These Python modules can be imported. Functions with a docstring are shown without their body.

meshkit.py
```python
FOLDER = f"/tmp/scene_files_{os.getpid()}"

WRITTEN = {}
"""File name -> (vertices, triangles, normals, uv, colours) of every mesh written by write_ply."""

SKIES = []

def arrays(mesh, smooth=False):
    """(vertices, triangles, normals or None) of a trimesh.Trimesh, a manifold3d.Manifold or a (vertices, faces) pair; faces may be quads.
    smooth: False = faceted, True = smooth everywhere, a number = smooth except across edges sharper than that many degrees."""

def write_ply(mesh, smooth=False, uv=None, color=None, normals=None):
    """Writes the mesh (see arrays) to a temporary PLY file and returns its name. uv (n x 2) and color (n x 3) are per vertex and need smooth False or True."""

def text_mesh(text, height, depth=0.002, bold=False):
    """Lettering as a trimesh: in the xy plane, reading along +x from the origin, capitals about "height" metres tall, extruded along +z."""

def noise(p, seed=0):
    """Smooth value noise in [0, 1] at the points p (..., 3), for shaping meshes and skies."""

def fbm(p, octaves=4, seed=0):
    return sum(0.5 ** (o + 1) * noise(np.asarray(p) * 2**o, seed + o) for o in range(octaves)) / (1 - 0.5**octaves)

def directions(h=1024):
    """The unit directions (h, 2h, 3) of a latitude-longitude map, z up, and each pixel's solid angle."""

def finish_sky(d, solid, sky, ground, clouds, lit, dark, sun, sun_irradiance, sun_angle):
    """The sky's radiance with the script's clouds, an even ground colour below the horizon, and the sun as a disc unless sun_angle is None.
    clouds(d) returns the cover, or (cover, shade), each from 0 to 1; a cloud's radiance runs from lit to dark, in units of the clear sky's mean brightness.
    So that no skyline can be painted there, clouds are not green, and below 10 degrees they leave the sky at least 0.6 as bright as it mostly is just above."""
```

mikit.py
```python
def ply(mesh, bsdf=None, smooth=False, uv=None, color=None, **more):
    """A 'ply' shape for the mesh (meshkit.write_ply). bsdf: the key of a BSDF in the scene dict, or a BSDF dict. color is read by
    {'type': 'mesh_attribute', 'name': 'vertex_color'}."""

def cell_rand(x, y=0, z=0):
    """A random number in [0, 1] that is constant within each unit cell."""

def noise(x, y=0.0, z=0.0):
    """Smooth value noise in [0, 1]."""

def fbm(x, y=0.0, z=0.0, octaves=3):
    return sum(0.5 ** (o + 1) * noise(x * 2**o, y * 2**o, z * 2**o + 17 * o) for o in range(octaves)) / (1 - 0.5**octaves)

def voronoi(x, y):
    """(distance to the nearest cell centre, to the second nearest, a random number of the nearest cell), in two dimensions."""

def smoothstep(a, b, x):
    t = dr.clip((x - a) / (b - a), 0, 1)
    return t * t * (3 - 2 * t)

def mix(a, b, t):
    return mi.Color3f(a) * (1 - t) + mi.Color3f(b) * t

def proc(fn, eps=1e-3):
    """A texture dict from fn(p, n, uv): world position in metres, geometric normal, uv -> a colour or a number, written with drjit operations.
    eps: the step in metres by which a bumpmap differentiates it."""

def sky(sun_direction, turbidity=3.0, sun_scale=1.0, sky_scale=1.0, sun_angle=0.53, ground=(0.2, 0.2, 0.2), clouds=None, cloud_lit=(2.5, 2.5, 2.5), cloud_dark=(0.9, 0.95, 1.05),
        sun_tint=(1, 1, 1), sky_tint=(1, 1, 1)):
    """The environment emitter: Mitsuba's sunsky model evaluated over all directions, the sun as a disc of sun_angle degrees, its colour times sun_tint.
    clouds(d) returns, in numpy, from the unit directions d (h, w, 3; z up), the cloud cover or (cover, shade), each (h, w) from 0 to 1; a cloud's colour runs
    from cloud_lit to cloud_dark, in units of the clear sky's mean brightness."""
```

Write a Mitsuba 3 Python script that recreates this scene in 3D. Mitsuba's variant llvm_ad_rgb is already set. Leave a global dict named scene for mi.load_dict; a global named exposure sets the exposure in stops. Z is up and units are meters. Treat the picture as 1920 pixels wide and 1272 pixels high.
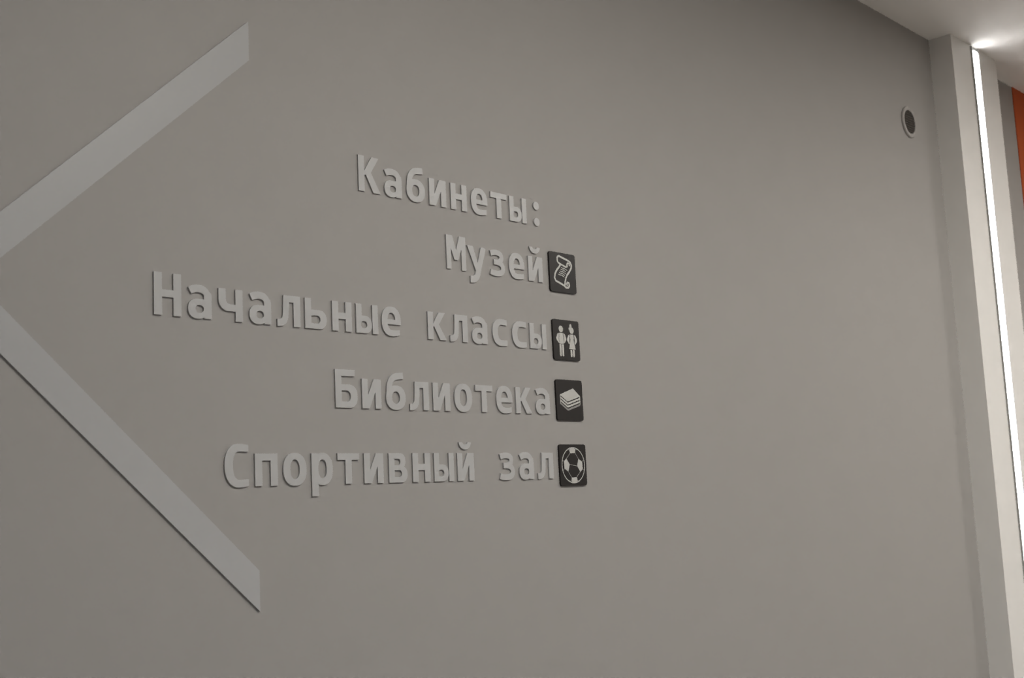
import math
import numpy as np, trimesh, shapely
import mitsuba as mi, mikit
from shapely.geometry import Polygon, LineString, box as sbox, Point
from shapely.ops import unary_union
from shapely import affinity

T = mi.ScalarTransform4f
scene, labels = {}, {}

# ------------------------------------------------------------------ camera, sky, exposure
EYE = np.array([0.0, -2.0, 1.55])                      # the sign wall is the plane y = 0
FWD = np.array([0.73362304, 0.66647869, 0.13267777])
UP = np.array([-0.06549785, -0.12498452, 0.9899944])
FPX = 2320.7
scene['camera'] = {
    'type': 'thinlens', 'fov_axis': 'x', 'fov': math.degrees(2 * math.atan(960 / FPX)),
    'aperture_radius': 0.0034, 'focus_distance': 2.9, 'near_clip': 0.05, 'far_clip': 200.0,
    'to_world': T().look_at(origin=EYE.tolist(), target=(EYE + FWD).tolist(), up=UP.tolist())}
exposure = 0.0
SKY, PANEL, LED_RADIANCE = 9.5, 60.0, 8.5
scene['sky'] = mikit.sky((0.3, -0.5, 0.8), turbidity=6.0, sun_scale=0.0, sky_scale=SKY,
                         sun_angle=None, ground=(0.22, 0.215, 0.21), sky_tint=(0.85, 0.97, 1.14),
                         clouds=lambda d: (np.full(d.shape[:2], 0.96), 0.35 + 0.2 * d[..., 2]),
                         cloud_lit=(1.28, 1.50, 1.76), cloud_dark=(0.84, 0.97, 1.14))

# ------------------------------------------------------------------ materials
def rgb(c):
    return {'type': 'rgb', 'value': list(c)}

def paint(name, c, rough=0.55, spec=0.3, speck=0.015):
    """A painted or moulded surface with a very faint unevenness of tone."""
    def fn(p, n, uv, c=c, speck=speck):
        t = mikit.fbm(p.x * 9.0, p.y * 9.0, p.z * 9.0, octaves=3) - 0.5
        return mi.Color3f(*c) * (1.0 + 2.0 * speck * t)
    scene[name] = {'type': 'twosided', 'bsdf': {'type': 'principled', 'base_color': mikit.proc(fn), 'roughness': rough, 'specular': spec}}

def plain(name, c, rough=0.4, spec=0.4, metallic=0.0):
    scene[name] = {'type': 'twosided', 'bsdf': {'type': 'principled', 'base_color': rgb(c), 'roughness': rough, 'specular': spec, 'metallic': metallic}}

paint('m_wall_grey', (0.320, 0.307, 0.293), 0.6, 0.25)
paint('m_wall_white', (0.705, 0.692, 0.668), 0.6, 0.25)
paint('m_ceiling', (0.86, 0.845, 0.82), 0.8, 0.1)
paint('m_floor', (0.20, 0.187, 0.172), 0.5, 0.3, 0.05)
paint('m_orange', (0.42, 0.068, 0.004), 0.55, 0.25)
plain('m_letter', (0.425, 0.423, 0.420), 0.4, 0.3)
plain('m_arrow', (0.395, 0.395, 0.396), 0.30, 0.3)
plain('m_plaque', (0.020, 0.018, 0.017), 0.45, 0.22)
plain('m_print', (0.47, 0.465, 0.44), 0.4, 0.3)
plain('m_print_grey', (0.25, 0.245, 0.235), 0.4, 0.3)
plain('m_aluminium', (0.30, 0.30, 0.29), 0.45, 0.5, 0.6)
plain('m_vent_ring', (0.33, 0.315, 0.30), 0.4, 0.4)
plain('m_vent_dark', (0.055, 0.048, 0.042), 0.5, 0.4)
plain('m_vent_slat', (0.075, 0.066, 0.058), 0.45, 0.4)
plain('m_frame', (0.80, 0.80, 0.78), 0.35, 0.5)
scene['m_glass'] = {'type': 'thindielectric'}

# ------------------------------------------------------------------ helpers
def numbered(name):
    if not any(k == name or k.startswith(name + '__') for k in list(scene) + list(labels)):
        return name
    i = 1
    while any(k == f'{name}_{i:03d}' or k.startswith(f'{name}_{i:03d}__') for k in list(scene) + list(labels)):
        i += 1
    return f'{name}_{i:03d}'

def put(name, mesh, mat, parent=None, smooth=False, label=None, **more):
    key = numbered(parent + '__' + name if parent else name)
    scene[key] = mikit.ply(mesh, mat, smooth=smooth, **more)
    if label:
        labels[key] = {'label': label}
    return key

def thing(name, label, cat, group=None):
    key = numbered(name)
    labels[key] = {'label': label, 'category': cat}
    if group:
        labels[key]['group'] = group
    return key

def struct(name, mesh, mat, label):
    key = put(name, mesh, mat)
    labels[key] = {'label': label, 'kind': 'structure'}
    return key

def bx(x0, x1, y0, y1, z0, z1):
    m = trimesh.creation.box((x1 - x0, y1 - y0, z1 - z0))
    m.apply_translation(((x0 + x1) / 2, (y0 + y1) / 2, (z0 + z1) / 2))
    return m

def polys(shape):
    return [g for g in getattr(shape, 'geoms', [shape]) if g.geom_type == 'Polygon' and g.area > 1e-12]

def extrude(shape, depth):
    return trimesh.util.concatenate([trimesh.creation.extrude_polygon(g, depth, engine='earcut') for g in polys(shape)])

def on_wall(shape, y_back, y_front):
    """A flat outline in (x, z) metres of the wall, raised from y_back to y_front (towards the room, negative y)."""
    m = extrude(shape, abs(y_front - y_back))
    v = np.array(m.vertices)
    m.vertices = np.stack([v[:, 0], y_back - v[:, 2], v[:, 1]], 1)
    return m            # (x, y, depth) -> (x, -depth, z): a rotation, so the winding stays

# ------------------------------------------------------------------ the setting
WX0, WX1, WY, H = -4.0, 10.0, -6.0, 3.378
PX0, PX1, PY = 4.86, 5.335, -0.094                     # pilaster
struct('wall_north', bx(WX0, WX1, 0, 0.2, 0, H), 'm_wall_grey', 'light grey painted wall that carries the raised lettering')
put('orange_panel', bx(5.765, 7.6, -0.004, 0, 0.0, H), 'm_orange', 'wall_north', label='orange painted stretch of the wall beyond the pilaster')
struct('floor', bx(WX0, WX1, WY, 0.2, -0.1, 0), 'm_floor', 'dull brown-grey floor')
struct('ceiling', bx(WX0, WX1, WY, 0.2, H, H + 0.15), 'm_ceiling', 'smooth white ceiling')
struct('wall_west', bx(WX0 - 0.2, WX0, WY - 0.25, 0.2, 0, H), 'm_wall_white', 'white end wall')
struct('wall_east', bx(WX1, WX1 + 0.2, WY - 0.25, 0.2, 0, H), 'm_wall_white', 'white end wall beyond the orange stretch')
pil = bx(PX0, PX1, PY, 0, 0, H)
struct('wall_pilaster', pil, 'm_wall_white', 'white pilaster standing out from the grey wall')

WIN = [(-2.0, 0.0, 0.85, 2.75), (0.6, 2.6, 0.85, 2.75)]  # windows opposite the sign
south = sbox(WX0, 0, WX1, H)
for x0, x1, z0, z1 in WIN:
    south = south.difference(sbox(x0, z0, x1, z1))
struct('wall_south', on_wall(south, WY, WY - 0.25), 'm_wall_white', 'white wall with two windows opposite the lettering')
for i, (x0, x1, z0, z1) in enumerate(WIN):
    name = f'window_{i + 1}'
    fr = sbox(x0, z0, x1, z1)
    xm = (x0 + x1) / 2
    for a, b in ((x0, xm), (xm, x1)):
        fr = fr.difference(sbox(a + 0.045, z0 + 0.06, b - 0.045, z1 - 0.06))
    labels[name] = {'label': 'white framed window with two panes', 'kind': 'structure'}
    put('frame', on_wall(fr, WY - 0.12, WY - 0.19), 'm_frame', name)
    for a, b in ((x0, xm), (xm, x1)):
        q = np.array([[a + 0.045, z0 + 0.06], [b - 0.045, z0 + 0.06], [b - 0.045, z1 - 0.06], [a + 0.045, z1 - 0.06]])
        put('pane', (np.stack([q[:, 0], np.full(4, WY - 0.155), q[:, 1]], 1), np.array([[0, 1, 2], [0, 2, 3]])), 'm_glass', name)
    put('sill', bx(x0 - 0.05, x1 + 0.05, WY - 0.12, WY + 0.06, z0 - 0.03, z0 - 0.002), 'm_frame', name)

# ------------------------------------------------------------------ the light strip on the pilaster
strip = thing('strip_light', 'vertical white glowing light strip running up the white pilaster to the ceiling', 'strip light')
LX0, LX1, LZ0, LZ1 = 5.056, 5.124, 0.12, H - 0.004
prof = sbox(LX0, PY - 0.008, LX1, PY).difference(sbox(LX0 + 0.0022, PY - 0.0085, LX1 - 0.0022, PY - 0.002))
hm = trimesh.creation.extrude_polygon(prof, LZ1 - LZ0, engine='earcut')
hm.apply_translation((0, 0, LZ0))
put('housing', hm, 'm_aluminium', strip, label='thin grey aluminium channel')
dz1 = H - 0.02
a, r = (LX0 + 0.0024, LX1 - 0.0024), 0.014
dif = sbox(a[0] + r, LZ0 + 0.01 + r, a[1] - r, dz1 - r).buffer(r, quad_segs=8)
scene[strip + '__diffuser'] = mikit.ply(on_wall(dif, PY - 0.0022, PY - 0.0078), 'm_frame',
    emitter={'type': 'area', 'radiance': rgb((LED_RADIANCE, LED_RADIANCE, LED_RADIANCE * 0.99))})
labels[strip + '__diffuser'] = {'label': 'glowing white diffuser'}

# ------------------------------------------------------------------ ceiling lamps of the hall, outside the frame
for px, py in ((1.85, -2.1), (4.55, -2.1), (7.25, -2.1)):
    lamp = thing('ceiling_lamp', 'square white ceiling lamp ' + ('above the lettering' if px < 3 else 'before the white pilaster' if px < 5 else 'before the orange stretch of wall'), 'ceiling lamp', 'ceiling lamps of the hall')
    q = sbox(px - 0.3, py - 0.3, px + 0.3, py + 0.3)
    fm = trimesh.creation.extrude_polygon(q.difference(q.buffer(-0.015)), 0.014, engine='earcut')
    fm.apply_translation((0, 0, H - 0.014))
    put('frame', fm, 'm_frame', lamp)
    z = H - 0.008
    v = np.array([[px - 0.284, py - 0.284, z], [px - 0.284, py + 0.284, z], [px + 0.284, py + 0.284, z], [px + 0.284, py - 0.284, z]])
    scene[lamp + '__diffuser'] = mikit.ply((v, np.array([[0, 1, 2], [0, 2, 3]])), 'm_frame',
        emitter={'type': 'area', 'radiance': rgb((PANEL, PANEL * 0.965, PANEL * 0.905))})

# ------------------------------------------------------------------ round vent
VX, VZ = 2.2945 * 2, 1.55 + 0.7105 * 2
vent = thing('air_vent', 'small round white-rimmed air vent with dark slats high on the grey wall near the pilaster', 'air vent')
def lathe(profile, n=72):
    m = trimesh.creation.revolve(np.array(profile), sections=n)
    v = np.array(m.vertices)
    m.vertices = np.stack([v[:, 0] + VX, -v[:, 2], v[:, 1] + VZ], 1)
    return m
put('rim', lathe([(0.047, 0.0005), (0.0635, 0.0005), (0.0640, 0.004), (0.0615, 0.0075), (0.058, 0.0085), (0.052, 0.0085), (0.0475, 0.006), (0.047, 0.0005)]), 'm_vent_ring', vent, smooth=35)
put('backing', lathe([(0.0, 0.0006), (0.0468, 0.0006), (0.0468, 0.0012), (0.0, 0.0012)]), 'm_vent_dark', vent)
for k in range(9):
    z = -0.04 + k * 0.01
    w = math.sqrt(0.0452 ** 2 - z * z)
    s = trimesh.creation.box((2 * w, 0.006, 0.0014))
    s.apply_transform(trimesh.transformations.rotation_matrix(math.radians(-38), (1, 0, 0)))
    s.apply_translation((VX, -0.0036, VZ + z))
    put('slat', s, 'm_vent_slat', vent)

# ------------------------------------------------------------------ arrow
def wallpt(X, Z):
    return (2 * X, 1.55 + 2 * Z)
arrow = thing('wall_arrow', 'large glossy white arrowhead made of two broad strips on the grey wall, pointing left', 'arrow')
xe = 0.7225
u0, u1 = (0.4670, 0.2661), (xe, 0.5010)      # upper edge of the rising strip
l0, l1 = (0.4670, 0.2261), (xe, 0.4597)
m0, m1 = (0.4675, 0.1848), (xe, -0.0510)     # upper edge of the falling strip
n0, n1 = (0.4675, 0.1443), (xe, -0.0897)
def cross(p, q, r_, s_):
    p, q, r_, s_ = map(np.array, (p, q, r_, s_))
    d, e = q - p, s_ - r_
    t = np.cross(r_ - p, e) / np.cross(d, e)
    return tuple(p + t * d)
outer, inner = cross(u0, u1, n0, n1), cross(l0, l1, m0, m1)
put('arm', on_wall(Polygon([wallpt(*p) for p in (outer, inner, l1, u1)]), 0, -0.004), 'm_arrow', arrow)
put('arm', on_wall(Polygon([wallpt(*p) for p in (inner, outer, n1, m1)]), 0, -0.004), 'm_arrow', arrow)

# ------------------------------------------------------------------ lettering: outlines in units of a hundredth of the capital's height
XH, ADV, S = 78.5, 86.3, 21.0
def R(x0, y0, x1, y1): return sbox(x0, y0, x1, y1)
def P(*pts): return Polygon(pts)
def curve(*pts, n=14):
    """A chain of cubic Bezier pieces: start, then three points for each piece."""
    out = [np.array(pts[0], float)]
    for i in range(1, len(pts) - 2, 3):
        a, b, c, d = out[-1], *(np.array(q, float) for q in pts[i:i + 3])
        for t in np.linspace(0, 1, n + 1)[1:]:
            out.append((1 - t) ** 3 * a + 3 * (1 - t) ** 2 * t * b + 3 * (1 - t) * t * t * c + t ** 3 * d)
    return [tuple(q) for q in out]
def stroke(pts, w): return LineString(pts).buffer(w / 2, cap_style='flat', join_style='round', quad_segs=6)
def oval(cx, cy, rl, ry, rr=None, e=2.25, n=72):
    """A superellipse whose left and right half widths may differ."""
    rr = rl if rr is None else rr
    t = np.linspace(0, 2 * math.pi, n, endpoint=False)
    c, s = np.cos(t), np.sin(t)
    x = np.sign(c) * np.abs(c) ** (2 / e)
    return Polygon(np.stack([cx + np.where(x > 0, rr, rl) * x, cy + ry * np.sign(s) * np.abs(s) ** (2 / e)], 1))
def rr(x0, y0, x1, y1, r, left=False):
    """A box with round corners on the right, or on the left too."""
    b = sbox(x0 + r, y0 + r, x1 - r, y1 - r).buffer(r, quad_segs=10)
    return b if left else b.union(sbox(x0, y0, (x0 + x1) / 2, y1))
U = lambda *g: unary_union(g)

def g_H(w, h, bar): return [U(R(0, 0, S, h), R(w - S, 0, w, h), R(S - 1, bar, w - S + 1, bar + 17))]
def g_i(w):
    return U(R(0, 0, 20.5, XH), R(w - 20.5, 0, w, XH), P((19, 0), (25, 0), (w - 19, 47), (w - 19, XH), (w - 25, XH), (19, 31.5)))
def g_O(w, y0, y1): return oval(w / 2, (y0 + y1) / 2, w / 2, (y1 - y0) / 2).difference(oval(w / 2, (y0 + y1) / 2, w / 2 - 21.5, (y1 - y0) / 2 - 16.5))
def g_C(w, h):
    o = 2.0 if h > 90 else 1.5
    c, rx = w * 0.60, w * 0.60
    ring = oval(c, h / 2, rx, h / 2 + o, rx * 1.6).difference(oval(c + 1, h / 2, rx - 22, h / 2 - 16, rx * 1.7))
    keep = R(-5, -5, w, h / 2 - h * 0.15).union(R(-5, h / 2 + h * 0.15, w, h + 5)).union(R(-5, -5, c, h + 5))
    g = ring.intersection(R(-5, -5, w, h + 5)).intersection(keep)
    return g
def g_a():
    bowl = oval(27, 22.5, 27, 24, 26).difference(oval(31, 22.5, 10.5, 9.5, 12)).union(R(27, 32, 46, 46.5))
    return [U(bowl.difference(R(46, -5, 70, -0.0)), R(44, 0, 65, 50),
              stroke(curve((5, 65), (14, 70), (22, 71.5), (30, 71.3), (46, 71), (54.5, 62), (54.5, 46)), 18),
              P((44, 46), (65, 46), (65, 55), (63, 63), (44, 58)))]
def g_soft(w, top, hole): return U(R(0, 0, 20, XH), rr(0, 0, w, top, 22)).difference(rr(20, 14.5, w - 20.5, top - 15.5, hole))
def g_l():
    return [U(R(52, 0, 73, XH), R(21, XH - 17, 73, XH),
              P((20.5, XH), (38.5, XH), (38, 55), (36, 28), (18, 30), (20, 60)),
              stroke(curve((27, 32), (26, 14), (20, 7), (1, 7.5)), 18).intersection(R(1, -2, 60, 60)))]
def g_che():
    left = affinity.scale(rr(0, 24, 61, 132, 27), -1, 1, origin=(30.5, 0)).intersection(R(0, 0, 61, XH))
    inn = affinity.scale(rr(0, 41, 27.5, 120, 12), -1, 1, origin=(13.75, 0))
    return [U(left.difference(affinity.translate(inn, 20.5, 0)), R(48, 0, 69, XH))]
def g_e():
    w = 70
    ring = oval(35, XH / 2, 35, XH / 2 + 1.5).difference(oval(35.5, XH / 2, 14.5, XH / 2 - 15.5))
    up = ring.intersection(R(-5, 31, w + 5, 90)).union(ring.intersection(R(-5, -5, 36, 90)))
    low = oval(35, XH / 2, 35, XH / 2 + 1.5, 60).difference(oval(35.5, XH / 2, 14, XH / 2 - 15, 64)).intersection(R(35, -5, 65, 22))
    return [U(up, low, R(15, 31, 66, 44.5))]
def g_ze():
    return [U(stroke(curve((5, 66.5), (14, 70), (22, 71), (30, 71), (47, 71), (52.5, 64), (52.5, 57.5), (52.5, 47), (43, 41.5), (31, 41.5)), 16.5),
              stroke(curve((31, 41.5), (50, 41.5), (57.5, 33), (57.5, 23.5), (57.5, 11), (46, 7), (28, 6.8), (19, 6.8), (11, 8), (3, 11)), 17),
              R(18, 33.5, 33, 49.5))]
def g_breve(w):
    c = w / 2
    return stroke(curve((c - 18, 110), (c - 17, 90.5), (c + 17, 90.5), (c + 18, 110)), 14).intersection(R(c - 30, 80, c + 30, 109))

GLYPH = {
    'К': lambda: (78, [U(R(0, 0, S, 100), P((20, 46), (20, 56), (48, 100), (74, 100), (42, 52)), P((22, 56), (42, 60), (78, 0), (52, 0)))]),
    'М': lambda: (79, [U(R(0, 0, 18, 100), R(61, 0, 79, 100), P((2, 100), (25, 100), (39.5, 58), (54, 100), (77, 100), (47, 28), (32, 28)))]),
    'Н': lambda: (72, g_H(72, 100, 43)),
    'Б': lambda: (74, [U(R(0, 0, S, 100), R(0, 83, 66, 100), rr(0, 0, 74, 61, 26)).difference(rr(S, 16, 51, 45, 13))]),
    'С': lambda: (68, [g_C(68, 100)]),
    'а': lambda: (65, g_a()),
    'б': lambda: (71, [U(g_O(71, -1.5, 65), stroke(curve((10.5, 30), (10.5, 62), (13, 80), (33, 88), (42, 91.5), (55, 91.5), (64, 92.5)), 18))]),
    'в': lambda: (66, [U(rr(0, 37, 60, XH, 19), rr(0, 0, 66, 44, 20)).difference(U(rr(20, 46, 41, XH - 15, 7), rr(20, 14.5, 46, 33, 8.5)))]),
    'е': lambda: (70, g_e()),
    'з': lambda: (66, g_ze()),
    'и': lambda: (67, [g_i(67)]),
    'й': lambda: (67, [g_i(67), g_breve(67)]),
    'к': lambda: (72, [U(R(0, 0, S, XH), P((20, 36), (20, 44), (44, XH), (69, XH), (41, 41)), P((22, 42), (41, 47), (73, 0), (47, 0)))]),
    'л': lambda: (73, g_l()),
    'н': lambda: (66, g_H(66, XH, 32)),
    'о': lambda: (72, [g_O(72, -1.5, XH + 1.5)]),
    'п': lambda: (67, [U(R(0, 0, S, XH), R(46, 0, 67, XH), R(0, XH - 17, 67, XH))]),
    'р': lambda: (68, [U(R(0, -29, S, XH), oval(35, XH / 2, 33, XH / 2 + 1.5).difference(oval(34.5, XH / 2, 13.5, XH / 2 - 15.5)))]),
    'с': lambda: (64, [g_C(64, XH)]),
    'т': lambda: (72, [U(R(0, XH - 17, 72, XH), R(25.5, 0, 46.5, XH))]),
    'у': lambda: (80, [U(P((0, XH), (24, XH), (50, 8), (38, -6)), stroke(curve((69, XH), (60, 54), (50, 24), (43, 3), (37, -17), (30, -22), (9, -22)), 20).intersection(R(9, -32, 90, XH)))]),
    'ч': lambda: (69, g_che()),
    'ы': lambda: (77, [g_soft(55, 47, 9), R(57, 0, 77, XH)]),
    'ь': lambda: (70, [g_soft(70, 49, 10)]),
    ':': lambda: (24, [Point(12, 64.5).buffer(13.2), Point(12, 12.5).buffer(13.2)]),
}
PIECES = {'й': ('body', 'breve'), 'ы': ('bowl', 'stem'), ':': ('dot', 'dot')}
LINES = [  # words, baseline height, position of the first cell's middle, cell width (in wall coordinates), where
    ('Кабинеты:', 0.3466, 0.87909, 0.034608, ['the top line Кабинеты']),
    ('Музей', 0.2745, 1.00919, 0.034884, ['the second line Музей']),
    ('Начальные классы', 0.1896, 0.62574, 0.034765, ['Начальные on the third line', 'классы at the end of the third line']),
    ('Библиотека', 0.1088, 0.83736, 0.034680, ['the fourth line Библиотека']),
    ('Спортивный зал', 0.0297, 0.69869, 0.034601, ['Спортивный on the bottom line', 'зал at the end of the bottom line']),
]
UNIT = 2 * 0.0402 / 100
DEPTH = 0.0038
ORD = ['first', 'second', 'third', 'fourth', 'fifth', 'sixth', 'seventh', 'eighth', 'ninth', 'tenth']
cache = {}
for text, zb, xs, adv, where in LINES:
    word, pos = 0, 0
    for i, ch in enumerate(text):
        if ch == ' ':
            word, pos = word + 1, 0
            continue
        if ch not in cache:
            cache[ch] = GLYPH[ch]()
        w, parts = cache[ch]
        if ch == ':':
            key = thing('colon', 'raised white colon closing the top line Кабинеты on the grey wall', 'punctuation mark')
        else:
            key = thing('letter', f'raised white letter {ch}, {ORD[pos]} in {where[word]}', 'letter', f'letters of {where[word]}')
        pos += 1
        for k, shp in enumerate(parts):
            s = affinity.affine_transform(shp.simplify(0.15), [UNIT, 0, 0, UNIT, 2 * (xs + i * adv) - UNIT * w / 2, 1.55 + 2 * zb])
            m = on_wall(s, 0, -DEPTH)
            if ch in PIECES:
                put(PIECES[ch][k], m, 'm_letter', key)
            else:
                scene[key] = mikit.ply(m, 'm_letter')

# ------------------------------------------------------------------ pictogram plaques; drawn in a unit square, u to the right and v down
SIDE, PT = 0.0514 * 2, 0.005
def plaque(zt, label, n):
    key = thing('pictogram_plaque', label, 'sign', 'pictogram plaques beside the lettering')
    x0, z1 = 2 * 1.1750, 1.55 + 2 * zt
    r = 0.0065
    sh = sbox(x0 + r, z1 - SIDE + r, x0 + SIDE - r, z1 - r).buffer(r, quad_segs=6)
    put('panel', on_wall(sh, 0, -PT), 'm_plaque', key, label='black square plate with rounded corners')
    def draw(name, shape, mat='m_print', parent=None, label=None):
        s = affinity.affine_transform(shape, [SIDE, 0, 0, -SIDE, x0, z1])
        return put(name, on_wall(s, -PT, -PT - 0.0006), mat, parent or key, label=label)
    return key, draw
def pen(pts, w): return LineString(pts).buffer(w / 2, cap_style='round', join_style='round', quad_segs=5)

k, draw = plaque(0.3168, 'black square plaque with a white scroll, beside the word Музей', 0)
draw('scroll', U(pen([(.31, .23), (.30, .15), (.33, .105), (.39, .09), (.50, .12), (.72, .17), (.80, .205), (.84, .27), (.83, .35), (.76, .44), (.66, .54), (.60, .63), (.57, .72), (.555, .80)], .05),
                 pen([(.31, .23), (.34, .265), (.46, .30), (.62, .345), (.67, .33), (.675, .27), (.71, .235), (.76, .25), (.77, .29)], .045),
                 pen([(.42, .29), (.37, .36), (.27, .45), (.19, .56), (.17, .66), (.21, .73), (.35, .77), (.52, .825), (.60, .87), (.68, .865), (.725, .81), (.71, .745), (.655, .735), (.62, .77), (.64, .80)], .05)), label='white outline of an unrolled scroll')
for j in range(5):
    uu, vv = .45 - .03 * j, .375 + .045 * j
    draw('writing_line', pen([(uu, vv), (uu + .075, vv + .02), (uu + .09, vv + .005), (uu + .21 - .012 * (j % 2), vv + .05)], .02), 'm_print', label='thin line of writing' if j == 0 else None)

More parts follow.
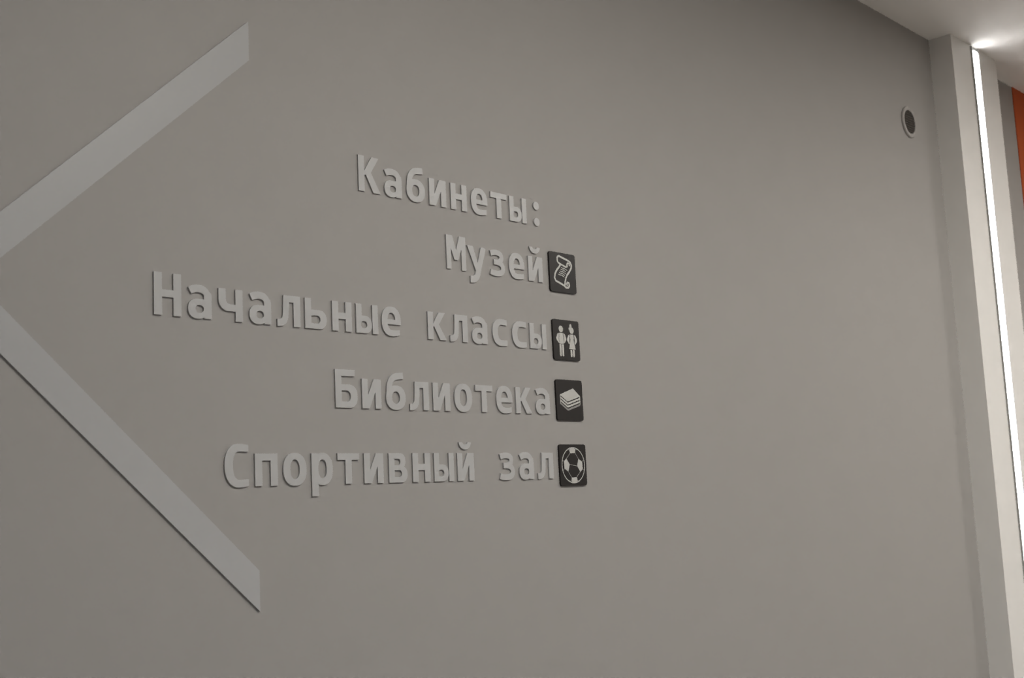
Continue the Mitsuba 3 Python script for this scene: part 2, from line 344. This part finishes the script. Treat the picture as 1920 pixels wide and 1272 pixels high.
k, draw = plaque(0.2296, 'black square plaque with a white boy and girl, beside the words Начальные классы', 1)
def figure(cu, girl):
    name = k + ('__figure_001' if girl else '__figure')
    labels[name] = {'label': 'white figure of a girl in a dress' if girl else 'white figure of a boy'}
    draw('head', affinity.scale(Point(cu, .235 if not girl else .25).buffer(.082), .98, 1.0), parent=name)
    if girl:
        draw('hair_bow', U(affinity.scale(Point(cu - .035, .135).buffer(.05), .8, 1.0), Polygon([(cu - .12, .195), (cu - .07, .165), (cu - .05, .215), (cu - .10, .25)])), parent=name)
        draw('dress', Polygon([(cu - .06, .345), (cu + .06, .345), (cu + .072, .43), (cu + .06, .48), (cu + .125, .72), (cu - .125, .72), (cu - .06, .48), (cu - .072, .43)]), parent=name)
        l0, l1, sh, el = .73, .90, .36, .475
    else:
        draw('shirt', Polygon([(cu - .068, .33), (cu + .068, .33), (cu + .08, .45), (cu + .09, .60), (cu - .09, .60), (cu - .08, .45)]), parent=name)
        l0, l1, sh, el = .61, .90, .345, .46
    for sg in (-1, 1):
        draw('arm', Polygon([(cu + sg * g, sh) for g in (.088,)] + [(cu + sg * .13, sh + .01), (cu + sg * .187, el), (cu + sg * .183, el + .035), (cu + sg * .115, el + .12), (cu + sg * .10, el + .10), (cu + sg * .105, el + .01)]).buffer(.005), parent=name)
        draw('leg', sbox(min(cu + sg * .012, cu + sg * .082), l0, max(cu + sg * .012, cu + sg * .082), l1 - .02).union(Point(cu + sg * .047, l1 - .02).buffer(.035)), parent=name)
figure(.30, False)
figure(.71, True)

k, draw = plaque(0.1530, 'black square plaque with a white stack of books, beside the word Библиотека', 2)
A, B, C, D_ = np.array((.14, .375)), np.array((.41, .53)), np.array((.89, .395)), np.array((.635, .215))
draw('book_cover', Polygon([A, B, C, D_]).buffer(.008), label='white top book seen from above')
for j in range(3):
    o, t = np.array((0, .035 + .075 * j)), np.array((0, .048))
    draw('book_edge', Polygon([A + o, B + o, C + o, C + o + t, B + o + t, A + o + t]), ('m_print', 'm_print', 'm_print_grey')[j], label='light page edge of a book' if j < 2 else 'grey page edge of the bottom book')
draw('book_spine', sbox(.130, .385, .148, .60), label='white upright end of the stack')
draw('book_spine', sbox(.882, .405, .900, .60), label='white upright end of the stack')

k, draw = plaque(0.0714, 'black square plaque with a football, beside the words Спортивный зал', 3)
draw('ball_outline', Point(.5, .505).buffer(.44, quad_segs=24).difference(Point(.5, .505).buffer(.419, quad_segs=24)), label='thin white circle')
top = [(.37, .125), (.43, .088), (.53, .088), (.60, .118), (.585, .205), (.40, .21)]
left = [(.15, .41), (.245, .345), (.355, .485), (.295, .655), (.165, .585)]
flip = lambda q: [(1 - a_, 1.01 - b_) for a_, b_ in q]
for q in (top, left, flip(left), flip(top)):
    draw('ball_patch', Polygon(q).buffer(.004))
seams = [[(.40, .21), (.245, .345)], [(.355, .485), (.645, .525)], [(.585, .205), (.705, .355)], [(.15, .41), (.085, .37)], [(.165, .585), (.085, .64)], [(.37, .125), (.30, .13)], [(.60, .118), (.68, .13)]]
draw('ball_seams', U(*[pen(s, .016) for s in seams + [flip(s) for s in seams]]), 'm_print_grey', label='thin grey seams')
